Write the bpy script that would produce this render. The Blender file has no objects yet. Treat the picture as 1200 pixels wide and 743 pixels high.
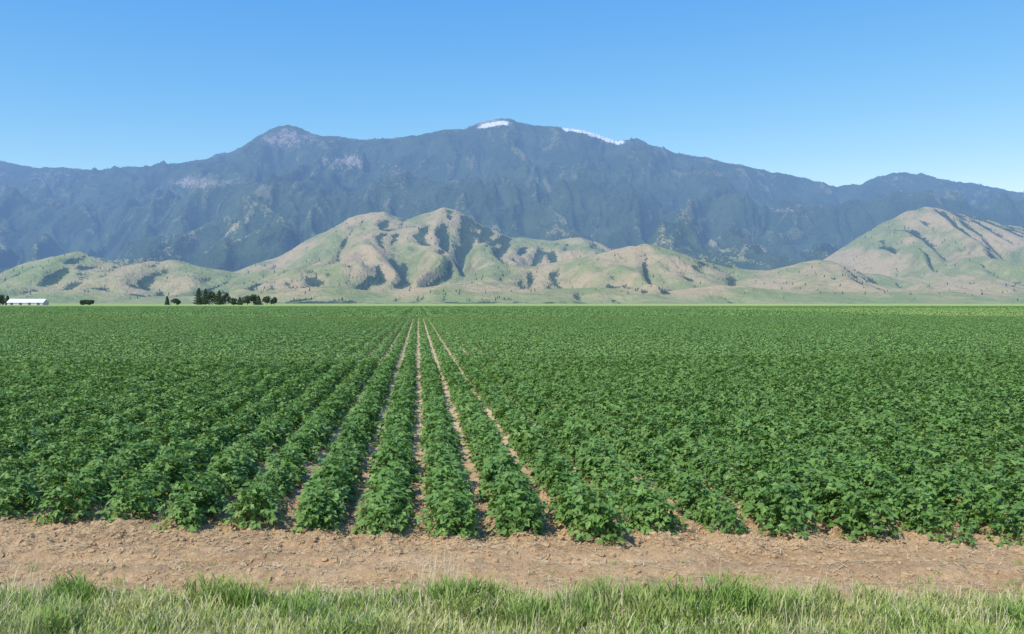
import bpy, bmesh, math, numpy as np
from mathutils import Vector
rng = np.random.default_rng(7)
scene = bpy.context.scene
F = 1000.0; HZ = 355.0; CH = 2.95

# ------------------------------------------------------------------ noise
def perlin(x, y, seed=0):
    r = np.random.default_rng(1000+seed)
    perm = r.permutation(512); ang = r.random(512)*2*np.pi
    gx, gy = np.cos(ang), np.sin(ang)
    xi = np.floor(x).astype(np.int64); yi = np.floor(y).astype(np.int64)
    xf = x-xi; yf = y-yi
    def h(a, b): return perm[(perm[a & 511]+b) & 511]
    u = xf*xf*xf*(xf*(xf*6-15)+10); v = yf*yf*yf*(yf*(yf*6-15)+10)
    def g(a, b, dx, dy):
        k = h(a, b); return gx[k]*dx+gy[k]*dy
    n00 = g(xi, yi, xf, yf); n10 = g(xi+1, yi, xf-1, yf)
    n01 = g(xi, yi+1, xf, yf-1); n11 = g(xi+1, yi+1, xf-1, yf-1)
    return ((n00*(1-u)+n10*u)*(1-v)+(n01*(1-u)+n11*u)*v)*1.5
def fbm(x, y, oct=5, seed=0, gain=0.5):
    s = 0; a = 1; t = 0
    for i in range(oct):
        s = s+a*perlin(x*2**i, y*2**i, seed+i*13); t += a; a *= gain
    return s/t
def ridged(x, y, oct=4, seed=0, gain=0.5):
    s = 0; a = 1; t = 0
    for i in range(oct):
        s = s+a*(1-np.abs(perlin(x*2**i, y*2**i, seed+i*17))*1.6); t += a; a *= gain
    return np.clip(s/t, 0, 1)
def sstep(a, b, x):
    t = np.clip((x-a)/(b-a), 0, 1); return t*t*(3-2*t)

# ------------------------------------------------------------------ mesh helper
def mk_mesh(name, V, Fc, attrs=None, smooth=False):
    V = np.asarray(V, dtype=np.float32); Fc = np.asarray(Fc, dtype=np.int32)
    me = bpy.data.meshes.new(name)
    me.vertices.add(len(V)); me.vertices.foreach_set('co', V.ravel())
    if len(Fc):
        k = Fc.shape[1]
        me.loops.add(Fc.size); me.loops.foreach_set('vertex_index', Fc.ravel())
        me.polygons.add(len(Fc)); me.polygons.foreach_set('loop_start', np.arange(0, Fc.size, k, dtype=np.int32))
        me.polygons.foreach_set('use_smooth', np.full(len(Fc), smooth))
    me.update(calc_edges=True)
    for n, (ty, arr) in (attrs or {}).items():
        a = me.attributes.new(n, ty, 'POINT')
        key = {'FLOAT': 'value', 'INT': 'value', 'FLOAT_VECTOR': 'vector', 'FLOAT_COLOR': 'color'}[ty]
        a.data.foreach_set(key, np.asarray(arr, dtype=np.int32 if ty == 'INT' else np.float32).ravel())
    return me
def mk_obj(name, me, mat=None, parent=None, link=True):
    ob = bpy.data.objects.new(name, me)
    if mat: me.materials.append(mat)
    if link: scene.collection.objects.link(ob)
    if parent: ob.parent = parent
    return ob
def norm(v): return v/np.maximum(np.linalg.norm(v, axis=-1, keepdims=True), 1e-9)
def basis(a, n):
    n = norm(n); a = norm(a-n*np.sum(a*n, -1, keepdims=True)); b = np.cross(a, n)
    return np.stack([b, a, n], axis=-1)
def place(TV, TF, M, P, lv=None):
    m, n = len(P), len(TV)
    V = np.einsum('mij,nj->mni', M, TV)+P[:, None, :]
    Fc = TF[None]+(np.arange(m)*n)[:, None, None]
    l = np.repeat(rng.random(m) if lv is None else lv, n)
    return V.reshape(-1, 3), Fc.reshape(-1, TF.shape[1]), l
def join(parts):
    V = []; Fs = []; L = []; o = 0
    for v, f, l in parts:
        V.append(v); Fs.append(f+o); L.append(l); o += len(v)
    return np.concatenate(V), np.concatenate(Fs), np.concatenate(L)

# ------------------------------------------------------------------ node helper
class NT:
    def __init__(s, mat):
        mat.use_nodes = True; s.t = mat.node_tree; s.t.nodes.clear()
        s.out = s.n('ShaderNodeOutputMaterial'); s._pos = None
    def n(s, ty, **kw):
        nd = s.t.nodes.new(ty)
        for k, v in kw.items(): setattr(nd, k, v)
        return nd
    def l(s, a, b): s.t.links.new(a, b)
    def pos(s):
        if s._pos is None: s._pos = s.n('ShaderNodeNewGeometry').outputs['Position']
        return s._pos
    def setin(s, sock, v):
        if isinstance(v, bpy.types.NodeSocket): s.l(v, sock)
        elif isinstance(v, (tuple, list)) and len(v) == 3 and sock.type == 'RGBA': sock.default_value = (*v, 1)
        else: sock.default_value = v
    def noise(s, scale, detail=4, rough=0.55, vec=None, stretch=None, dist=0):
        v = vec or s.pos()
        if stretch:
            m = s.n('ShaderNodeVectorMath', operation='MULTIPLY'); s.l(v, m.inputs[0]); m.inputs[1].default_value = stretch; v = m.outputs[0]
        nd = s.n('ShaderNodeTexNoise'); s.l(v, nd.inputs['Vector'])
        nd.inputs['Scale'].default_value = scale; nd.inputs['Detail'].default_value = detail; nd.inputs['Roughness'].default_value = rough
        nd.inputs['Distortion'].default_value = dist
        return nd.outputs['Fac']
    def ramp(s, v, a, b, lo=0.0, hi=1.0):
        nd = s.n('ShaderNodeMapRange', interpolation_type='SMOOTHSTEP'); s.l(v, nd.inputs[0])
        for i, x in enumerate((a, b, lo, hi)): nd.inputs[i+1].default_value = x
        return nd.outputs[0]
    def mix(s, f, a, b):
        nd = s.n('ShaderNodeMix', data_type='RGBA'); s.setin(nd.inputs[0], f); s.setin(nd.inputs[6], a); s.setin(nd.inputs[7], b)
        return nd.outputs[2]
    def math(s, op, a, b=None, c=None):
        nd = s.n('ShaderNodeMath', operation=op)
        for i, x in enumerate((a, b, c)):
            if x is not None: s.setin(nd.inputs[i], x)
        return nd.outputs[0]
    def attr(s, name, o='Fac'):
        nd = s.n('ShaderNodeAttribute', attribute_name=name); return nd.outputs[o]
    def bsdf(s, col, rough=0.8, spec=0.3, bump=None, bdist=0.05, bstr=1.0):
        b = s.n('ShaderNodeBsdfPrincipled'); s.setin(b.inputs['Base Color'], col); s.setin(b.inputs['Roughness'], rough)
        b.inputs['Specular IOR Level'].default_value = spec
        if bump is not None:
            bn = s.n('ShaderNodeBump'); s.l(bump, bn.inputs['Height']); bn.inputs['Distance'].default_value = bdist; bn.inputs['Strength'].default_value = bstr
            s.l(bn.outputs[0], b.inputs['Normal'])
        return b.outputs[0]
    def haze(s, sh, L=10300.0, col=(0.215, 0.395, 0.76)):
        # aerial perspective painted into the material: blue emission grows with distance from the origin
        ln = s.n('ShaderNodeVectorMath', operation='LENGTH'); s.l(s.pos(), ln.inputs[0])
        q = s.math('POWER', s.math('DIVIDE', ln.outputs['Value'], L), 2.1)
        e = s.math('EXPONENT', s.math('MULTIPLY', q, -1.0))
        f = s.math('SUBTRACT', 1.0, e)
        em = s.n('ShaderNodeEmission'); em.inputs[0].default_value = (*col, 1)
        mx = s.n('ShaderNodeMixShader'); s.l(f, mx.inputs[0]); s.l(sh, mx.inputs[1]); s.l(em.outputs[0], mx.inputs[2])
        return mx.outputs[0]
    def done(s, sh): s.l(sh, s.out.inputs[0])

def newmat(name):
    m = bpy.data.materials.new(name); return m, NT(m)

# ------------------------------------------------------------------ scatter with geometry nodes
def scatter(name, P, R, S, I, protos):
    coll = bpy.data.collections.new(name+'_parts')
    for i, me in enumerate(protos):
        coll.objects.link(bpy.data.objects.new('%s_part_%02d' % (name, i), me))
    me = mk_mesh(name, P, np.zeros((0, 3)), {'rot': ('FLOAT_VECTOR', R), 'scl': ('FLOAT', S), 'idx': ('INT', I)})
    ob = mk_obj(name, me)
    g = bpy.data.node_groups.new(name+'_gn', 'GeometryNodeTree')
    g.interface.new_socket('Geometry', in_out='INPUT', socket_type='NodeSocketGeometry')
    g.interface.new_socket('Geometry', in_out='OUTPUT', socket_type='NodeSocketGeometry')
    N = g.nodes.new; gi = N('NodeGroupInput'); go = N('NodeGroupOutput')
    iop = N('GeometryNodeInstanceOnPoints'); ci = N('GeometryNodeCollectionInfo')
    ci.inputs['Collection'].default_value = coll; ci.inputs['Separate Children'].default_value = True; ci.inputs['Reset Children'].default_value = True
    def na(n, t):
        x = N('GeometryNodeInputNamedAttribute'); x.data_type = t; x.inputs['Name'].default_value = n
        return [o for o in x.outputs if o.enabled and o.name == 'Attribute'][0]
    g.links.new(gi.outputs[0], iop.inputs['Points']); g.links.new(ci.outputs[0], iop.inputs['Instance'])
    iop.inputs['Pick Instance'].default_value = True
    g.links.new(na('idx', 'INT'), iop.inputs['Instance Index'])
    g.links.new(na('rot', 'FLOAT_VECTOR'), iop.inputs['Rotation'])
    g.links.new(na('scl', 'FLOAT'), iop.inputs['Scale'])
    g.links.new(iop.outputs[0], go.inputs[0])
    md = ob.modifiers.new('scatter', 'NODES'); md.node_group = g
    return ob

# ------------------------------------------------------------------ materials
def leaf_mat(name, trans):
    m, t = newmat(name)
    lv = t.attr('lv')
    big = t.noise(0.06, 2, stretch=(1, 0.35, 1)); sm = t.noise(1.1, 2)
    c = t.mix(lv, (0.055, 0.140, 0.025), (0.205, 0.340, 0.082))
    c = t.mix(t.ramp(sm, 0.35, 0.65, 0, 0.40), c, (0.135, 0.255, 0.042))
    c = t.mix(t.ramp(big, 0.35, 0.7, 0, 0.4), c, (0.160, 0.275, 0.056))
    if not trans:
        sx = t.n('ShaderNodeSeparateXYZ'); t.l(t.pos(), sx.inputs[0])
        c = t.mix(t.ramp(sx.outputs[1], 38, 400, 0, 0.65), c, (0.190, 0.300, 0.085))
        st = t.math('MULTIPLY', t.ramp(sx.outputs[0], 84, 92, 0, 0.6), t.math('MULTIPLY', t.ramp(sx.outputs[1], 160, 170), t.ramp(sx.outputs[1], 420, 380)))
        c = t.mix(st, c, (0.30, 0.42, 0.11))
    p = t.bsdf(c, 0.5, 0.35)
    if trans:
        tr = t.n('ShaderNodeBsdfTranslucent'); t.l(t.mix(0.5, c, (0.20, 0.34, 0.03)), tr.inputs[0])
        mx = t.n('ShaderNodeMixShader'); mx.inputs[0].default_value = 0.22; t.l(p, mx.inputs[1]); t.l(tr.outputs[0], mx.inputs[2])
        p = mx.outputs[0]
    t.done(p); return m
M_leaf = leaf_mat('crop_leaf', True); M_leaf2 = leaf_mat('crop_leaf_distant', False)

def grass_mat():
    m, t = newmat('grass_blade')
    lv = t.attr('lv'); n = t.noise(0.9, 3)
    c = t.mix(lv, (0.17, 0.29, 0.050), (0.47, 0.56, 0.155))
    c = t.mix(t.ramp(n, 0.42, 0.66, 0, 0.65), c, (0.56, 0.54, 0.21))
    c = t.mix(t.ramp(lv, 0.83, 0.88), c, (0.70, 0.61, 0.38))
    p = t.bsdf(c, 0.6, 0.2)
    tr = t.n('ShaderNodeBsdfTranslucent'); t.l(c, tr.inputs[0])
    mx = t.n('ShaderNodeMixShader'); mx.inputs[0].default_value = 0.3; t.l(p, mx.inputs[1]); t.l(tr.outputs[0], mx.inputs[2])
    t.done(mx.outputs[0]); return m
M_grass = grass_mat()

def ground_mat():
    m, t = newmat('ground_soil_and_fields')
    sx = t.n('ShaderNodeSeparateXYZ'); t.l(t.pos(), sx.inputs[0]); Y = sx.outputs[1]; X = sx.outputs[0]
    n1 = t.noise(1.2, 5, 0.65); n2 = t.noise(14, 4, 0.7); n3 = t.noise(60, 2, 0.6); nb = t.noise(0.5, 4, 0.6, stretch=(0.35, 2.2, 1))
    soil = t.mix(t.ramp(n1, 0.3, 0.7), (0.38, 0.240, 0.125), (0.53, 0.36, 0.195))
    soil = t.mix(t.ramp(nb, 0.45, 0.65, 0, 0.5), soil, (0.60, 0.42, 0.245))
    soil = t.mix(t.ramp(nb, 0.47, 0.32, 0, 0.6), soil, (0.30, 0.18, 0.095))
    soil = t.mix(t.ramp(n2, 0.5, 0.72, 0, 0.7), soil, (0.66, 0.49, 0.29))
    soil = t.mix(t.ramp(n2, 0.47, 0.3, 0, 0.7), soil, (0.21, 0.12, 0.065))
    soil = t.mix(t.ramp(n3, 0.55, 0.4, 0, 0.4), soil, (0.26, 0.155, 0.085))
    yy = t.math('ADD', Y, t.math('MULTIPLY', t.math('SUBTRACT', n1, 0.5), 0.8))
    soil = t.mix(t.ramp(yy, 8.7, 8.3), soil, (0.26, 0.27, 0.10))
    soil = t.mix(t.ramp(Y, 12, 20), soil, (0.60, 0.45, 0.27))
    cn = t.noise(0.35, 3, 0.6); cb = t.noise(0.02, 4, 0.6, stretch=(0.12, 1, 1))
    crop = t.mix(cn, (0.10, 0.18, 0.045), (0.15, 0.255, 0.070))
    crop = t.mix(t.ramp(cb, 0.4, 0.65, 0, 0.6), crop, (0.19, 0.30, 0.090))
    c = t.mix(t.ramp(Y, 170, 260), soil, crop)
    sb = t.noise(0.006, 4, 0.6, stretch=(0.10, 1, 1))
    far = t.mix(t.ramp(sb, 0.42, 0.58), (0.22, 0.32, 0.10), (0.42, 0.46, 0.17))
    far = t.mix(t.ramp(Y, 1300, 2600, 0, 0.7), far, (0.24, 0.31, 0.12))
    c = t.mix(t.ramp(Y, 900, 920), c, far)
    h = t.math('ADD', t.math('MULTIPLY', n2, 0.7), t.math('MULTIPLY', n3, 0.35))
    t.done(t.bsdf(c, 0.95, 0.1, bump=h, bdist=0.05, bstr=1.0)); return m
M_ground = ground_mat()

def mountain_mat():
    m, t = newmat('mountain_slopes')
    mk = t.attr('mask', 'Color'); sc = t.n('ShaderNodeSeparateColor'); t.l(mk, sc.inputs[0])
    fo, ro, sn = sc.outputs
    sx = t.n('ShaderNodeSeparateXYZ'); t.l(t.pos(), sx.inputs[0]); Y = sx.outputs[1]; X = sx.outputs[0]; ZZ = sx.outputs[2]
    n1 = t.noise(0.0028, 5, 0.62); n2 = t.noise(0.012, 5, 0.65); n3 = t.noise(0.05, 3, 0.7)
    gn = t.mix(t.ramp(n1, 0.40, 0.60), (0.235, 0.265, 0.105), (0.45, 0.340, 0.195))
    gn = t.mix(t.ramp(n2, 0.5, 0.7, 0, 0.6), gn, (0.42, 0.375, 0.19))
    gn = t.mix(t.ramp(n2, 0.46, 0.34, 0, 0.5), gn, (0.18, 0.205, 0.09))
    gn = t.mix(t.ramp(ZZ, 60, 5, 0, 0.6), gn, (0.23, 0.30, 0.12))
    gn = t.mix(t.math('MULTIPLY', t.ramp(X, -1500, -2800, 0, 0.5), t.ramp(n2, 0.3, 0.6)), gn, (0.26, 0.33, 0.13))
    gn = t.mix(t.ramp(Y, 6900, 7500), gn, t.mix(n2, (0.09, 0.12, 0.055), (0.27, 0.25, 0.15)))
    rk = t.mix(n3, (0.26, 0.21, 0.18), (0.50, 0.42, 0.36))
    fcol = t.mix(n3, (0.014, 0.030, 0.019), (0.085, 0.130, 0.062))
    fcol = t.mix(t.ramp(n1, 0.45, 0.62, 0, 0.6), fcol, (0.090, 0.130, 0.065))
    def thr(mask, amp, a, b):
        nn = t.math('ADD', t.math('MULTIPLY', n2, 0.5), t.math('MULTIPLY', n3, 0.5))
        return t.ramp(t.math('ADD', mask, t.math('MULTIPLY', t.math('SUBTRACT', nn, 0.5), amp)), a, b)
    c = t.mix(thr(fo, 2.1, 0.42, 0.62), gn, fcol); c = t.mix(thr(ro, 2.6, 0.42, 0.85), c, rk)
    s = t.ramp(t.math('ADD', sn, t.math('MULTIPLY', t.math('SUBTRACT', t.noise(0.022, 5, 0.8), 0.5), 3.0)), 0.38, 0.60)
    s = t.math('MULTIPLY', s, t.ramp(sn, 0.1, 0.4))
    c = t.mix(s, c, (0.93, 0.93, 0.94))
    t.done(t.haze(t.bsdf(c, 0.95, 0.05, bump=t.math('ADD', n2, t.math('MULTIPLY', n3, 0.35)), bdist=t_b, bstr=0.9))); return m  # haze here is blue emission painted into the slope material
t_b = 42
M_mtn = mountain_mat()

def simple(name, c1, c2, sc=3, rough=0.8, haze=False, lv=False):
    m, t = newmat(name)
    f = t.attr('lv') if lv else t.noise(sc, 2)
    s = t.bsdf(t.mix(f, c1, c2), rough, 0.2)
    t.done(t.haze(s) if haze else s); return m  # haze here is blue emission painted into the material
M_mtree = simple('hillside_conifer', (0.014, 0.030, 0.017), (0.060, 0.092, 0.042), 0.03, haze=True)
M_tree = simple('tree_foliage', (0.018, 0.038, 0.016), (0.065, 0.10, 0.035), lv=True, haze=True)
M_bark = simple('bark', (0.10, 0.07, 0.05), (0.18, 0.13, 0.10), 2)
M_white = simple('white_painted_metal', (0.74, 0.75, 0.77), (0.84, 0.84, 0.85), 0.4, 0.45)
M_dark = simple('dark_door', (0.07, 0.06, 0.055), (0.12, 0.11, 0.10), 1)
M_redw = simple('weathered_wall', (0.45, 0.43, 0.40), (0.6, 0.58, 0.55), 1)
M_straw = simple('straw_litter', (0.47, 0.33, 0.17), (0.74, 0.60, 0.36), lv=True)
M_clod = simple('soil_clod', (0.27, 0.17, 0.09), (0.56, 0.39, 0.22), 6)

# ------------------------------------------------------------------ ground sheet
XE = [-60, -8, -6.7, -4, -2.5, -1.5, 0.2, 1.1, 2.1, 8, 60]
YE = [12.5, 11.35, 11.2, 10.95, 10.6, 10.5, 10.2, 10.2, 10.35, 10.45, 11.0]
def yedge(x): return np.interp(x, XE, YE)
TH = math.atan(0.11); cT, sT = math.cos(TH), math.sin(TH); SP = 0.88*cT
def soil_z(X, Y):
    p = X*cT+Y*sT
    inside = sstep(-0.5, 0.5, Y-yedge(X))*(1-sstep(9.0, 11.0, np.abs(X)))*(1-sstep(45, 70, Y))
    z = -np.cos(2*np.pi*p/SP)*0.045*inside
    near = (1-sstep(9.5, 11.5, np.abs(X)))*(1-sstep(15, 18, Y))
    rough = 0.35+0.65*sstep(9.9, 10.3, Y)
    z = z+near*(0.07*fbm(X*1.3, Y*1.3, 4, 3)+0.08*fbm(X*6, Y*6, 4, 5)*rough)
    for c, w in ((9.15, 0.16), (9.8, 0.14)):
        z = z-near*0.055*np.exp(-((Y-c-0.06*np.sin(X*0.7))/w)**2)
    return z
xs = np.arange(-9.5, 9.5, 0.04)
g = 9.54*1.06**np.arange(0, 120); g = g[g < 9500]; g = np.append(g, 9500)
xs = np.concatenate([-g[::-1], xs, g])
ys = np.arange(7.0, 15.0, 0.04)
g2 = 15.0*1.035**np.arange(0, 260); g2 = g2[g2 < 9000]
ys = np.concatenate([np.array([-400, -150, -50, -15, -3, 0, 3, 5, 6, 6.6]), ys, g2])
GX, GY = np.meshgrid(xs, ys); GZ = soil_z(GX, GY)
def grid_faces(nx, ny):
    i = np.arange(ny-1)[:, None]*nx+np.arange(nx-1)[None]
    return np.stack([i, i+1, i+1+nx, i+nx], -1).reshape(-1, 4)
mk_obj('ground', mk_mesh('ground', np.stack([GX, GY, GZ], -1).reshape(-1, 3), grid_faces(len(xs), len(ys)), smooth=True), M_ground)

# ------------------------------------------------------------------ mountains
MX = np.arange(-8600, 8600.1, 14.0)
MY = np.concatenate([np.arange(3300, 9900, 14.0), np.arange(9900, 12600, 60.0)])
X, Y = np.meshgrid(MX, MY)
def layer(D, prof, front, back, spurL, seed, pw=1.25, spur=0.75, wob=200, base=0.55):
    px, py = zip(*prof)
    Dx = D+wob*fbm(X/2600, X*0, 3, seed+90)
    u = X/Dx*F+600
    cr = np.maximum(HZ-np.interp(u, px, py), 0)/F*Dx
    wx = X+0.25*spurL*fbm(X/1500, Y/1500, 3, seed+5)*3
    r = ridged(wx/spurL, Y/(spurL*4.0), 3, seed, 0.55)
    tf = np.clip((Dx-Y)/front, 0, None); tb = np.clip((Y-Dx)/back, 0, None)
    k = base+spur*r
    t = np.where(Y < Dx, tf/k, tb)
    sh = np.clip(1-t, 0, 1)**pw
    return cr*sh, np.where(Y < Dx, tf, tb), cr, u
main_prof = [(-500,230),(-300,205),(-150,195),(0,188),(50,196),(100,198),(120,200),(150,194),(200,192),(240,186),(270,177),(290,166),(310,155),(325,149),(340,147),(355,150),(375,157),(400,161),(430,162),(460,162),(490,158),(520,152),(545,151),(560,143),(575,139),(590,138),(605,142),(625,146),(650,149),(680,152),(700,157),(720,163),(735,162),(750,164),(765,171),(790,178),(820,183),(850,189),(880,196),(920,203),(950,211),(980,216),(1005,216),(1020,210),(1040,203),(1055,201),(1075,207),(1100,209),(1130,213),(1160,218),(1200,225),(1350,215),(1500,240),(1700,260)]
H0, t0, cr0, u0 = layer(9300, main_prof, 3500, 2600, 1500, 11, 1.05, 0.80, 0, 0.38)
HM, tm, crm, um = layer(7900, [(-500,290),(-200,235),(0,228),(60,224),(120,242),(180,236),(250,215),(320,212),(380,228),(440,238),(500,224),(560,210),(620,218),(690,214),(760,226),(820,240),(900,230),(960,246),(1020,236),(1080,228),(1140,230),(1200,238),(1400,250),(1700,300)], 1500, 1500, 800, 31, 1.1, 0.9, 500, 0.4)
HA, ta, cra, ua = layer(6300, [(-900,355),(120,355),(200,338),(250,325),(300,308),(340,292),(375,272),(420,250),(450,246),(475,256),(500,247),(518,240),(540,246),(570,262),(600,275),(640,280),(680,277),(720,290),(760,300),(800,312),(840,322),(900,325),(950,312),(1000,280),(1030,261),(1060,246),(1085,241),(1110,246),(1140,253),(1170,260),(1200,265),(1300,275),(1500,290),(1800,330)], 1500, 900, 620, 51, 1.1, 0.95, 100, 0.5)
HC, tc, crc, uc = layer(5200, [(-900,330),(-300,320),(-100,335),(10,325),(30,308),(60,300),(95,293),(120,303),(150,309),(180,303),(215,304),(245,311),(280,318),(330,312),(380,318),(440,325),(480,330),(540,322),(580,308),(620,311),(660,303),(700,297),(740,286),(755,283),(790,292),(820,303),(860,312),(900,315),(940,304),(970,304),(1010,318),(1060,322),(1120,315),(1180,326),(1300,318),(1600,340),(1900,350)], 1000, 600, 480, 71, 1.1, 0.9, 200, 0.5)
HE, te, cre, ue = layer(4400, [(-900,345),(0,347),(60,338),(110,336),(170,345),(250,343),(330,336),(400,333),(450,339),(520,331),(600,337),(700,334),(780,339),(840,331),(900,335),(1000,341),(1100,336),(1200,342),(1500,340),(2000,348)], 650, 450, 420, 91, 1.2, 0.8, 120)
Ls = [H0, HM, HA, HC, HE]
Z = np.maximum.reduce(Ls)
low = np.maximum.reduce([HA, HC, HE]); hi = np.maximum(H0, HM)
k = 10.0
Zb = Z; Z = Zb+k*np.log(sum(np.exp(np.clip((h-Zb)/k, -50, 0)) for h in Ls))-k*math.log(5)*np.exp(-Zb/60)
crest = np.exp(-(t0/0.05)**2)*(H0 >= Zb-30)
crestf = np.maximum.reduce([np.exp(-(ta/0.16)**2)*(HA >= Zb-5), np.exp(-(tc/0.2)**2)*(HC >= Zb-5), np.exp(-(te/0.2)**2)*(HE >= Zb-5)])
ismtn = sstep(-50, 50, hi-low)
amp = np.clip(Z/300, 0, 1)*(1-0.85*crest)*(1-0.55*crestf*(1-ismtn))
high = sstep(250, 800, Z)*ismtn
wq = fbm(X/900, Y/900, 3, 201)
er = ridged(X/640+wq*0.9, Y/1300, 5, 203, 0.55)-0.62
er2 = ridged(X/230+fbm(X/600, Y/600, 3, 231)*0.9, Y/850, 4, 233, 0.48)-0.62
Z = Z+amp*(er*(45+230*high)+er2*(58+12*high))+amp*6*fbm(X/130, Y/170, 3, 210)
Z = Z+crest*14*ridged(X/120, Y/120, 3, 220)-crest*8
Zs = Z.copy()
for _ in range(3):
    Zs[1:-1, 1:-1] = (Zs[:-2, 1:-1]+Zs[2:, 1:-1]+Zs[1:-1, :-2]+Zs[1:-1, 2:]+2*Zs[1:-1, 1:-1])/6
Z = Z*ismtn+Zs*(1-ismtn)      # rounded grass hills, crisper forested range
Z = Z-3
gy, gx = np.gradient(Z); gx = gx/14.0; gy = gy/np.gradient(MY)[:, None]
slope = np.hypot(gx, gy)
u = X/Y*F+600; el = HZ-Z/Y*F   # bearing and elevation, for choosing where forests/snow lie
def blur(a, n):
    for _ in range(n):
        a = (np.roll(a, 1, 0)+np.roll(a, -1, 0)+np.roll(a, 1, 1)+np.roll(a, -1, 1)+4*a)/8
    return a
gul = np.clip((blur(Z, 40)-Z)/12, -1, 1.5)
gulf = np.clip((blur(Z, 16)-Z)/2.6, -1, 1.4)
bn = fbm(X/700, Y/700, 5, 301); bn2 = fbm(X/260, Y/260, 4, 311)
forest_m = 0.88+0.5*bn+0.4*bn2+0.2*gul
forest_f = -0.06+0.34*gulf+0.7*bn+0.5*bn2+0.30*sstep(250, 600, Z)+0.9*np.clip(-gx, -0.6, 0.6)+0.28*sstep(900, 1100, u)*sstep(5600, 6000, Y)
forest = np.clip(forest_m*ismtn+forest_f*(1-ismtn), 0, 1)
def blob(cu, cv, ru, rv): return np.exp(-(((u-cu)/ru)**2+((el-cv)/rv)**2))
rock = 0.66*blob(338, 162, 42, 16)+0.68*blob(235, 214, 48, 9)+0.70*blob(408, 190, 40, 11)+0.52*blob(470, 210, 20, 16)+0.48*blob(915, 246, 30, 5)+0.9*blob(577, 144, 24, 6)+0.52*blob(745, 168, 34, 6)+0.48*blob(1050, 209, 28, 6)+0.42*blob(60, 208, 60, 9)+0.42*blob(830, 190, 36, 5)+0.42*blob(315, 220, 16, 5)
rock = rock+(0.08*sstep(0.6, 1.1, slope)+0.32*bn2*sstep(500, 1400, Z)-0.02)*ismtn
rock = np.clip(rock, 0, 1)
front = Y < 9500
bins = np.clip(((u+400)/4).astype(int), 0, 600); ce = np.full(601, 400.0)
np.minimum.at(ce, bins[front], el[front]); dpx = el-ce[bins]
near_c = (Y <= 9320) & (Y > 8300)
snow = np.zeros_like(Z)
for a, b, lo, hi_ in ((554, 604, 3.5, 8.5), (652, 704, 0.0, 3.6), (680, 738, 0.6, 5.4), (610, 624, 1, 3.5), (763, 778, 0.5, 3)):
    w = sstep(a, a+14, u)*(1-sstep(b-14, b, u))*sstep(lo-0.8, lo, dpx)*(1-sstep(hi_-1.8, hi_+0.8, dpx))
    snow = np.maximum(snow, w*near_c*0.92)
mask = np.stack([forest, rock, snow, np.ones_like(Z)], -1).reshape(-1, 4)
mk_obj('mountain_range', mk_mesh('mountain_range', np.stack([X, Y, Z], -1).reshape(-1, 3), grid_faces(len(MX), len(MY)), {'mask': ('FLOAT_COLOR', mask)}, smooth=True), M_mtn)

# forest: one mesh of small conifers standing on the slopes
TV = []; TFc = []
for (z0, z1, rad, ph) in ((1, 9, 3.4, 0.0), (6, 15, 2.3, 0.6)):
    o = len(TV)
    for i in range(5): TV.append((math.cos(i*1.2566+ph)*rad, math.sin(i*1.2566+ph)*rad, z0+0.6*(i % 2)))
    TV.append((0, 0, z1)); TFc += [[o+i, o+(i+1) % 5, o+5] for i in range(5)]
TV = np.array(TV); TFc = np.array(TFc)
ft = (forest+0.5*(fbm(X/60, Y/60, 2, 401))).ravel()*(1-np.clip(rock*1.3, 0, 1)).ravel()
pr = sstep(0.32, 0.75, ft)*np.where(ismtn.ravel() > 0.5, 0.09, 0.34)
pr *= (np.abs((u.ravel()-600)) < 740)*(Y.ravel() < 9400)*(Z.ravel() > 12)*(snow.ravel() < 0.1)
pr = np.maximum(pr, 0.010*(Z.ravel() > 40)*(np.abs(u.ravel()-600) < 740)*(Y.ravel() < 7500))
sel = np.nonzero(rng.random(pr.size) < pr)[0]
P = np.stack([X.ravel()[sel], Y.ravel()[sel], Z.ravel()[sel]-1.5], -1)
j = (rng.random((len(sel), 2))-0.5)*14
P[:, :2] += j; P[:, 2] += j[:, 0]*gx.ravel()[sel]+j[:, 1]*gy.ravel()[sel]
a = rng.random(len(P))*6.28; s_ = 0.6+0.75*rng.random(len(P)); z_ = np.zeros(len(P))
M = np.stack([np.stack([np.cos(a), -np.sin(a), z_], -1), np.stack([np.sin(a), np.cos(a), z_], -1), np.stack([z_, z_, z_+1], -1)], 1)*s_[:, None, None]
V, Fc, L = place(TV, TFc, M, P)
mk_obj('mountain_forest', mk_mesh('mountain_forest', V, Fc), M_mtree)
print('forest trees', len(P))

# ------------------------------------------------------------------ crop rows
LV = np.array([[0,0,0],[-.32,.42,.06],[.32,.42,.06],[0,.48,-.03],[0,1,-.14]], float)
LF = np.array([[0,3,1],[0,2,3],[1,3,4],[3,2,4]])
QV = np.array([[0,0,0],[-.36,.45,.04],[0,1,-.08],[.36,.45,.04]], float); QF = np.array([[0,3,2],[0,2,1]])
def dome(n, R_, H_, Lx=0.0, rmin=0.5):
    ph = rng.random(n)*2*np.pi; ct = rng.uniform(-0.12, 1, n); st = np.sqrt(1-ct**2)
    r = rmin+(1-rmin)*rng.random(n)**0.5
    lump = 1+0.18*np.sin(ph*3+rng.random()*6)+0.10*rng.standard_normal(n)
    out = np.stack([np.cos(ph)*st, np.sin(ph)*st, np.maximum(ct, 0.0)], -1)
    P = np.stack([np.cos(ph)*st*R_*r*lump, np.sin(ph)*st*R_*r*lump+rng.uniform(-Lx, Lx, n), 0.03+np.clip(ct, -0.05, 1)*H_*r*(1+0.10*rng.standard_normal(n))], -1)
    P[:, 2] = np.maximum(P[:, 2], 0.03)
    return P, out, r
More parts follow.
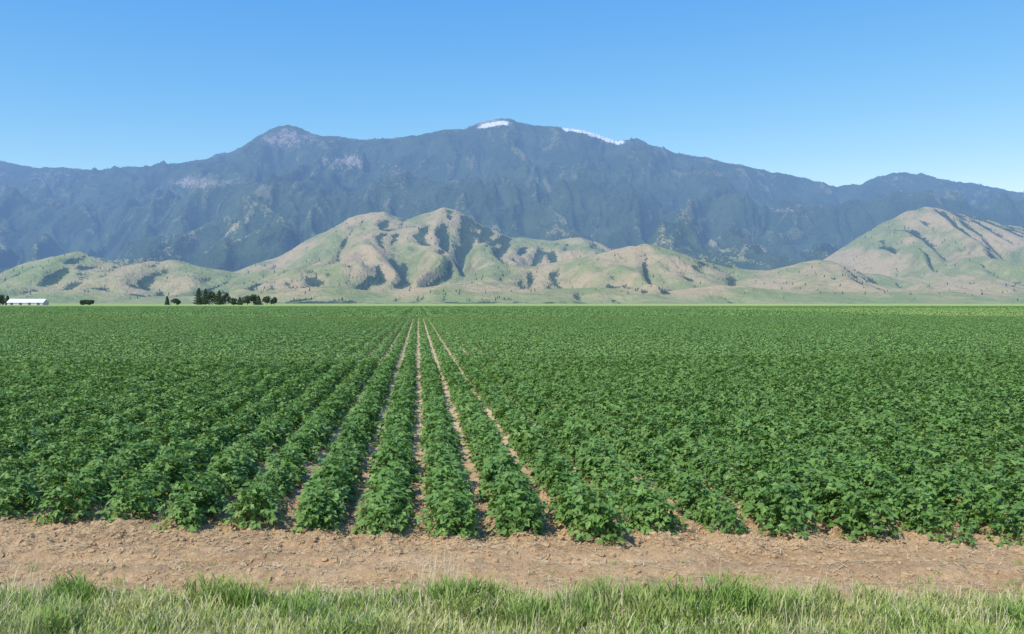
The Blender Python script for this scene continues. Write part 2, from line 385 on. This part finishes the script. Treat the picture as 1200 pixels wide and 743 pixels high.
def plant_arr(n, R_, H_, ls, off=0.0):
    P, out, r = dome(n, R_, H_)
    up = np.array([0, 0, 1.0])
    nn = norm(out*0.55+up*0.75+rng.standard_normal((n, 3))*0.38)
    ax = norm(out*[1, 1, 0]+rng.standard_normal((n, 3))*0.5)
    M = basis(ax, nn); parts = []
    lvb = np.clip(rng.random(n)*0.75+0.25*(r > 0.85)+off, 0, 1)
    for k, sc in ((-1.05, 0.85), (0, 1.08), (1.05, 0.85)):
        c, s = math.cos(k), math.sin(k)
        a = M[:, :, 1]*c+M[:, :, 0]*s
        n2 = norm(M[:, :, 2]+rng.standard_normal((n, 3))*0.22)
        Mk = basis(a, n2)*(ls*sc*(0.75+0.5*rng.random(n)))[:, None, None]
        parts.append(place(LV, LF, Mk, P+a*ls*0.12, np.clip(lvb+rng.normal(0, .1, n), 0, 1)))
    m = 10; Q, o, _ = dome(m, R_*0.8, H_*0.85)
    for i in range(m):
        b = np.array([Q[i, 0]*0.15, Q[i, 1]*0.15, 0]); d = np.array([0.006, 0.0, 0]); e = np.array([0, 0.006, 0])
        v = np.array([b-d, b+d, Q[i]+d*0.4, Q[i]-d*0.4, b-e, b+e, Q[i]+e*0.4, Q[i]-e*0.4])
        parts.append((v, np.array([[0,1,2],[0,2,3],[4,5,6],[4,6,7]]), np.full(8, 0.6)))
    return join(parts)
def leafmesh(name, parts, mat):
    V, Fc, L = join(parts); me = mk_mesh(name, V, Fc, {'lv': ('FLOAT', L)}); me.materials.append(mat); return me
def segment(length, step):
    parts = []; q = -length/2+step/2
    while q < length/2:
        v, f, l = plant_arr(92, 0.265, 0.47, 0.088, rng.normal(0, .14))
        s = np.clip(rng.normal(1.0, 0.13), .68, 1.28)
        parts.append((v*s+np.array([rng.normal(0, .03), q+rng.normal(0, .06), -0.01]), f, l)); q += step
    return leafmesh('crop_row_segment', parts, M_leaf)
def patch(rows, length, ls, dens, R_, mat=None):
    parts = []
    for i in range(rows):
        nb = int(length/0.7)
        for b in range(nb):   # lumps along the row
            n = int(dens*length/nb)
            P, out, r = dome(n, R_*np.clip(rng.normal(1, .09), .8, 1.2), 0.455*np.clip(rng.normal(1, .12), .72, 1.28), length/nb/2*1.15)
            P[:, 0] += (i+0.5-rows/2)*SP+rng.normal(0, .02); P[:, 1] += (b+0.5-nb/2)*length/nb
            nn = norm(out*0.5+np.array([0, 0, .85])+rng.standard_normal((n, 3))*0.38)
            M = basis(norm(out*[1, 1, 0]+rng.standard_normal((n, 3))*.8), nn)*(ls*(0.7+0.6*rng.random(n)))[:, None, None]
            parts.append(place(QV, QF, M, P, np.clip(rng.random(n)+rng.normal(0, .10), 0, 1)))
    return leafmesh('crop_patch', parts, M_leaf2)
def to_world(p, q): return p*cT-q*sT, p*sT+q*cT
D0, D1, D2, D3 = 15.6, 39.6, 159.6, 607.6
rowj = np.random.default_rng(5).normal(0, 0.13, 4000)
ks = np.arange(-40, 40)
pp, qq = np.meshgrid((ks+0.5)*SP, np.arange(D0-0.14, 8.5, -0.28)); p = pp.ravel(); q = qq.ravel()
x, y = to_world(p, q); kid = np.round(p/SP-0.5).astype(int)
keep = (y > yedge(x)+0.28+rowj[kid+1000]) & (np.abs(x) < 0.64*y+3)
p, q = p[keep], q[keep]
keep = rng.random(len(p)) > 0.012; p, q = p[keep], q[keep]
p = p+rng.normal(0, 0.03, len(p)); q = q+rng.normal(0, 0.06, len(q))
x, y = to_world(p, q)
sc = np.clip(1.0+0.3*fbm(p/1.5, q/1.5, 2, 77)+rng.normal(0, 0.11, len(p)), 0.64, 1.26)
R = np.stack([rng.normal(0, .10, len(p)), rng.normal(0, .10, len(p)), rng.random(len(p))*6.28], -1)
scatter('crop_plants', np.stack([x, y, soil_z(x, y)-0.01], -1), R, sc, rng.integers(0, 8, len(p)), [leafmesh('crop_plant', [plant_arr(95, 0.27, 0.47, 0.088, o)], M_leaf) for o in (-.2, -.1, 0, 0, .05, .1, .2, 0)])
def patches(name, q0, q1, W, L_, x0, protos):
    kk = np.arange(-int(700/W), int(850/W)); pp, qq = np.meshgrid(kk*W+x0, np.arange(q0+L_/2, q1, L_))
    pp = pp.ravel(); qq = qq.ravel(); x, y = to_world(pp, qq)
    keep = np.abs(x) < 0.65*y+3+W; x, y = x[keep], y[keep]
    R = np.stack([0*x, 0*x, TH+np.pi*rng.integers(0, 2, len(x))], -1)
    z = soil_z(x, y)*0 + (0.03 if q0 < 30 else 0)
    scatter(name, np.stack([x, y, z], -1), R, np.ones(len(x)), rng.integers(0, len(protos), len(x)), protos)
    print(name, len(x))
patches('crop_rows', D0, D1, SP, 4.0, SP/2, [segment(4.0, 0.28) for _ in range(8)])
patches('crop_rows_midfield', D1, D2, 6*SP, 6.0, 0, [patch(6, 6.0, 0.130, 120, 0.27) for _ in range(7)])
patches('crop_rows_far_field', D2, D3, 10*SP, 8.0, 0, [patch(10, 8.0, 0.34, 15, 0.31) for _ in range(4)])

# ------------------------------------------------------------------ verge grass
def blades(n, rad, h0, h1, w, lean=0.35, lo=0, hi=1):
    a = rng.random(n)*2*np.pi; rr = rad*np.sqrt(rng.random(n))
    B = np.stack([np.cos(a)*rr, np.sin(a)*rr, np.zeros(n)-0.01], -1)
    H = rng.uniform(h0, h1, n); d = rng.random(n)*2*np.pi; ln = H*lean*(0.3+1.2*rng.random(n))
    dr = np.stack([np.cos(d), np.sin(d), 0*d], -1); sd = np.stack([-np.sin(d), np.cos(d), 0*d], -1)
    up = np.array([0, 0, 1.0])
    V = np.zeros((n, 7, 3)); ww = w*(0.6+0.8*rng.random(n))
    for i, t_ in enumerate((0, 0.4, 0.75)):
        c = B+up*(H*t_)[:, None]+dr*(ln*t_**2)[:, None]; s_ = sd*(ww*(1-0.45*t_))[:, None]*0.5
        V[:, 2*i] = c-s_; V[:, 2*i+1] = c+s_
    V[:, 6] = B+up*(H*0.95)[:, None]+dr*ln[:, None]
    Fc = np.array([[0,1,3],[0,3,2],[2,3,5],[2,5,4],[4,5,6]])[None]+(np.arange(n)*7)[:, None, None]
    return V.reshape(-1, 3), Fc.reshape(-1, 3), np.repeat(lo+(hi-lo)*rng.random(n), 7)
def gmesh(parts):
    V, Fc, L = join(parts); me = mk_mesh('grass_clump', V, Fc, {'lv': ('FLOAT', L)}); me.materials.append(M_grass); return me
protos = [gmesh([blades(48, 0.17, 0.05, 0.19, 0.011, 0.6)]) for _ in range(5)]
protos += [gmesh([blades(45, 0.13, 0.12, 0.27, 0.013, 0.5, 0, 0.40)]) for _ in range(2)]
protos += [gmesh([blades(30, 0.12, 0.15, 0.38, 0.004, 0.4, 0.88, 1)])]
protos += [gmesh([blades(30, 0.09, 0.04, 0.10, 0.006)])]
n = 5000
gx_ = rng.uniform(-9.0, 9.0, n); gyy = rng.uniform(5.9, 9.1, n)
lim = 8.42+0.30*fbm(gx_*1.6, gx_*0, 3, 501)-0.012*gx_
dn = fbm(gx_*0.8, gyy*0.8, 3, 503)
keep = (gyy < lim) & (rng.random(n) < 0.92)
stray = (~keep) & (rng.random(n) < 0.16)
idx = rng.integers(0, 5, n)
idx = np.where((dn > 0.16) & (rng.random(n) < 0.6), 5+rng.integers(0, 2, n), idx)
idx = np.where(rng.random(n) < 0.05, 7, idx); idx = np.where(stray, 8, idx)
kk = keep | stray
P = np.stack([gx_, gyy, soil_z(gx_, gyy)], -1)[kk]
R = np.zeros_like(P); R[:, 2] = rng.random(len(P))*6.28
S = (0.68+0.50*rng.random(n)+0.3*dn)[kk]
ex = np.array([[-0.85, 8.75], [-0.7, 8.7], [-0.6, 8.65], [-0.95, 8.6], [-0.5, 8.6]])
P = np.vstack([P, np.c_[ex, np.zeros(5)]]); R = np.vstack([R, np.zeros((5, 3))]); S = np.append(S, [1.0, 1.2, 1.0, .9, .8]); I = np.append(idx[kk], [7]*5)
wx_ = np.concatenate([rng.normal(2.35, .22, 18), rng.uniform(-8, 8, 26)]); wy_ = np.concatenate([rng.normal(9.25, .05, 18), rng.uniform(9.3, 9.7, 26)])
wd = np.c_[wx_, wy_, soil_z(wx_, wy_)]
P = np.vstack([P, wd]); R = np.vstack([R, np.zeros((44, 3))]); S = np.append(S, rng.uniform(.4, .9, 44)); I = np.append(I, [8]*44)
scatter('roadside_grass', P, R, S, I, protos)

def straw():
    n = 5; a = rng.random(n)*3.14; d = np.stack([np.cos(a), np.sin(a), rng.normal(0, .15, n)], -1)*rng.uniform(.02, .07, n)[:, None]
    s = np.stack([-np.sin(a), np.cos(a), 0*a], -1)*0.003; c = np.c_[rng.normal(0, .05, (n, 2)), np.full(n, .008)+rng.random(n)*.01]
    V = np.stack([c-d-s, c+d-s, c+d+s, c-d+s], 1).reshape(-1, 3); Fc = (np.arange(n)*4)[:, None]+np.array([[0, 1, 2, 3]])
    me = mk_mesh('straw', V, Fc, {'lv': ('FLOAT', np.repeat(rng.random(n), 4))}); me.materials.append(M_straw); return me
def clod(seed):
    bm = bmesh.new(); bmesh.ops.create_icosphere(bm, subdivisions=2, radius=0.02)
    r = np.random.default_rng(seed); o = r.random(3)*50
    for v in bm.verts:
        f = 1+0.7*float(perlin(np.array([v.co.x*60+o[0]]), np.array([v.co.y*60+v.co.z*45+o[1]]), seed)[0]); v.co = v.co*f; v.co.z *= 0.65
    me = bpy.data.meshes.new('clod'); bm.to_mesh(me); bm.free(); me.materials.append(M_clod); return me
n = 8000
x = rng.uniform(-9.3, 9.3, n); y = 8.5+rng.random(n)**0.9*5.0
w = 0.3+0.7*sstep(9.9, 10.4, y)
keep = rng.random(n) < w; x, y = x[keep], y[keep]
R = np.zeros((len(x), 3)); R[:, 2] = rng.random(len(x))*6.28
scatter('straw_litter', np.stack([x, y, soil_z(x, y)], -1), R, 0.6+0.8*rng.random(len(x)), rng.integers(0, 5, len(x)), [straw() for _ in range(5)])
n = 16000
x = rng.uniform(-9.3, 9.3, n); y = 8.5+rng.random(n)*4.7
keep = rng.random(n) < 0.3+0.7*sstep(9.8, 10.3, y); x, y = x[keep], y[keep]
R = np.zeros((len(x), 3)); R[:, 2] = rng.random(len(x))*6.28
scatter('soil_clods', np.stack([x, y, soil_z(x, y)], -1), R, 0.3+2.0*rng.random(len(x))**3, rng.integers(0, 4, len(x)), [clod(i) for i in range(4)])

# ------------------------------------------------------------------ farm trees
DT = 1200.0
def tree(name, px, top, wpx, kind, seed, D=DT):
    global rng
    rng = np.random.default_rng(seed)
    H = (HZ-top)/F*D+CH; Wd = wpx/F*D/2; x = (px-600)/F*D
    n = 8; a = np.arange(n)*2*np.pi/n; tv = []
    hs = np.linspace(0, H*0.9, 5)
    for i, h in enumerate(hs):
        r = 0.45*(1-0.8*i/4); tv.append(np.stack([np.cos(a)*r+0.2*math.sin(i+seed), np.sin(a)*r, np.full(n, h)], -1))
    tv = np.concatenate(tv); tf = []
    for i in range(4):
        for k_ in range(n):
            b = i*n+k_; c = i*n+(k_+1) % n; tf += [[b, c, c+n], [b, c+n, b+n]]
    trunk = [(tv, np.array(tf), np.zeros(len(tv)))]
    for i in range(14):
        z0 = H*rng.uniform(0.2, 0.75); aa = rng.random()*6.28; L = Wd*(0.9 if kind == 'b' else 0.95*(1-z0/H)+0.1)
        b = np.array([0, 0, z0]); e = b+np.array([math.cos(aa)*L, math.sin(aa)*L, L*(0.5 if kind == 'b' else -0.1)])
        s = np.array([0, 0, .15]); s2 = np.array([-math.sin(aa)*.15, math.cos(aa)*.15, 0])
        v = np.array([b-s, b+s, e, b-s2, b+s2, e]); trunk.append((v, np.array([[0, 1, 2], [3, 4, 5]]), np.zeros(6)))
    V, Fc, L = join(trunk); tm = mk_mesh(name+'_wood', V, Fc)
    root = bpy.data.objects.new(name, None); scene.collection.objects.link(root); root.location = (x, D, 0)
    mk_obj('trunk_and_limbs', tm, M_bark, root)
    n = 1600
    if kind == 'c':
        z = rng.random(n)**1.25; r = Wd*(1-z)**0.7*(0.75+0.35*np.sin(z*38+rng.random()*6))*np.sqrt(rng.uniform(.3, 1.1, n))+0.2
        ph = rng.random(n)*6.28
        P = np.stack([np.cos(ph)*r, np.sin(ph)*r, H*(0.06+0.95*z)], -1); ls = 1.3
        out = np.stack([np.cos(ph), np.sin(ph), 0.3+0*ph], -1)
    else:
        m = 16; C = np.c_[rng.normal(0, Wd*.42, (m, 2)), H*rng.uniform(.25, .85, m)]; rad = Wd*rng.uniform(.3, .5, m)
        k_ = rng.integers(0, m, n); d = norm(rng.standard_normal((n, 3)))
        P = C[k_]+d*(rad[k_]*rng.random(n)**0.35)[:, None]; P[:, 2] = np.clip(P[:, 2], H*.06, H); ls = 1.2; out = d
    M = basis(norm(rng.standard_normal((n, 3))+[0, 0, -.3]), out+[0, 0, .4]+rng.standard_normal((n, 3))*.4)*(ls*(0.6+.8*rng.random(n)))[:, None, None]
    V, Fc, L = place(QV*[1.4, 1, 1], QF, M, P)
    mk_obj('crown', mk_mesh(name+'_crown', V, Fc, {'lv': ('FLOAT', L)}), M_tree, root)
spec = [('conifer_tree',233,338,13,'c'),('conifer_tree',241,339,13,'c'),('broadleaf_tree',249,340,15,'b'),('conifer_tree',257,341,12,'c'),('broadleaf_tree',264,342,12,'b'),
        ('broadleaf_tree',274,349,9,'b'),('conifer_tree',281,349,7,'c'),('broadleaf_tree',290,346,12,'b'),('broadleaf_tree',297,344,12,'b'),('conifer_tree',303,347,9,'c'),('broadleaf_tree',313,347,11,'b'),('broadleaf_tree',321,348,9,'b'),
        ('conifer_tree',196,348,5,'c'),('broadleaf_tree',207,350,8,'b'),('broadleaf_tree',1,345,12,'b'),('conifer_tree',9,347,5,'c'),('broadleaf_tree',98,351.5,10,'b'),('broadleaf_tree',106,352,8,'b'),('broadleaf_tree',-14,343,16,'b')]
for i, (nm, px, tp, w_, kd) in enumerate(spec): tree(nm, px, tp, w_, kd, 600+i, DT+(i*37 % 60))

# ------------------------------------------------------------------ farm buildings
def barn(name, x, y, L_, W_, eave, ridge, wallmat):
    root = bpy.data.objects.new(name, None); scene.collection.objects.link(root); root.location = (x, y, 0); root.rotation_euler = (0, 0, 0.08)
    hl, hw = L_/2, W_/2
    V = [(-hl,-hw,0),(hl,-hw,0),(hl,hw,0),(-hl,hw,0),(-hl,-hw,eave),(hl,-hw,eave),(hl,hw,eave),(-hl,hw,eave),(-hl,0,ridge),(hl,0,ridge)]
    me = bpy.data.meshes.new(name+'_walls'); me.from_pydata(V, [], [(0,1,5,4),(2,3,7,6),(1,2,6,9,5),(3,0,4,8,7)]); me.update(); mk_obj('walls', me, wallmat, root)
    o = 0.8; zt = 0.15; dz = (ridge-eave)*o/hw
    V = []
    for zz in (zt, zt+0.3):
        V += [(-hl-o,-hw-o,eave-dz+zz),(hl+o,-hw-o,eave-dz+zz),(hl+o,0,ridge+zz),(-hl-o,0,ridge+zz),(hl+o,hw+o,eave-dz+zz),(-hl-o,hw+o,eave-dz+zz)]
    Fc = [(0,3,2,1),(3,5,4,2),(6,7,8,9),(9,8,10,11),(0,1,7,6),(4,5,11,10),(1,2,8,7),(2,4,10,8),(3,0,6,9),(5,3,9,11)]
    me = bpy.data.meshes.new(name+'_roof'); me.from_pydata(V, [], Fc); me.update(); mk_obj('roof', me, M_white, root)
    def box(nm, x0, x1, z0, z1, mat):
        V = [(a, b, c) for a in (x0, x1) for b in (-hw-0.12, -hw-0.02) for c in (z0, z1)]
        me = bpy.data.meshes.new(nm); me.from_pydata(V, [], [(0,1,3,2),(4,6,7,5),(0,4,5,1),(2,3,7,6),(1,5,7,3),(0,2,6,4)]); me.update(); mk_obj(nm, me, mat, root)
    nd = max(2, int(L_/11))
    for i in range(nd):
        cx = -hl+(i+0.5)*L_/nd; box('door_%d' % i, cx-1.8, cx+1.8, 0, min(3.6, eave-0.6), M_dark)
barn('white_barn', (33-600)/F*1210, 1210, 48, 18, 3.6, 8.2, M_redw)
barn('farm_shed', (8-600)/F*1270, 1270, 14, 9, 3.4, 6.8, M_white)

# ------------------------------------------------------------------ sun, sky, camera
az = math.atan2(-0.68, -0.73); elv = math.radians(51)
v = Vector((math.sin(az)*math.cos(elv), math.cos(az)*math.cos(elv), math.sin(elv)))
sd = bpy.data.lights.new('sun', 'SUN'); sd.energy = 4.6; sd.angle = math.radians(0.5); sd.color = (1.0, 0.95, 0.86)
so = bpy.data.objects.new('sun', sd); scene.collection.objects.link(so); so.rotation_euler = v.to_track_quat('Z', 'Y').to_euler()
w = bpy.data.worlds.new('World'); scene.world = w; w.use_nodes = True
nt = w.node_tree; nt.nodes.clear()
sk = nt.nodes.new('ShaderNodeTexSky'); sk.sky_type = 'NISHITA'; sk.sun_disc = False; sk.sun_elevation = elv; sk.sun_rotation = az % (2*math.pi)
sk.air_density = 1.0; sk.dust_density = 0.3; sk.ozone_density = 2.5; sk.altitude = 800
ss = nt.nodes.new('ShaderNodeSeparateColor'); nt.links.new(sk.outputs[0], ss.inputs[0])
cc = nt.nodes.new('ShaderNodeCombineColor')
S0 = 0.12
for i, (pw, gn) in enumerate(((1.5, 2.0), (0.85, 1.23), (0.30, 1.09))):
    a = nt.nodes.new('ShaderNodeMath'); a.operation = 'MULTIPLY'; nt.links.new(ss.outputs[i], a.inputs[0]); a.inputs[1].default_value = S0
    b = nt.nodes.new('ShaderNodeMath'); b.operation = 'POWER'; nt.links.new(a.outputs[0], b.inputs[0]); b.inputs[1].default_value = pw
    c = nt.nodes.new('ShaderNodeMath'); c.operation = 'MULTIPLY'; nt.links.new(b.outputs[0], c.inputs[0]); c.inputs[1].default_value = gn
    e = nt.nodes.new('ShaderNodeMath'); e.operation = 'MINIMUM'; nt.links.new(c.outputs[0], e.inputs[0]); e.inputs[1].default_value = 1.3
    f = nt.nodes.new('ShaderNodeMath'); f.operation = 'DIVIDE'; nt.links.new(e.outputs[0], f.inputs[0]); f.inputs[1].default_value = S0
    nt.links.new(f.outputs[0], cc.inputs[i])
bg = nt.nodes.new('ShaderNodeBackground'); bg.inputs[1].default_value = S0
ow = nt.nodes.new('ShaderNodeOutputWorld'); nt.links.new(cc.outputs[0], bg.inputs[0]); nt.links.new(bg.outputs[0], ow.inputs[0])
cd = bpy.data.cameras.new('camera'); cam = bpy.data.objects.new('camera', cd); scene.collection.objects.link(cam)
cam.location = (0, 0, CH); cd.sensor_width = 36; cd.lens = 30; cd.clip_end = 40000; cd.clip_start = 0.1
cam.rotation_euler = (math.radians(90)-math.atan(16.5/1000), 0, 0)
scene.camera = cam
scene.view_settings.view_transform = 'Standard'; scene.view_settings.look = 'None'; scene.view_settings.exposure = 0; scene.view_settings.gamma = 1
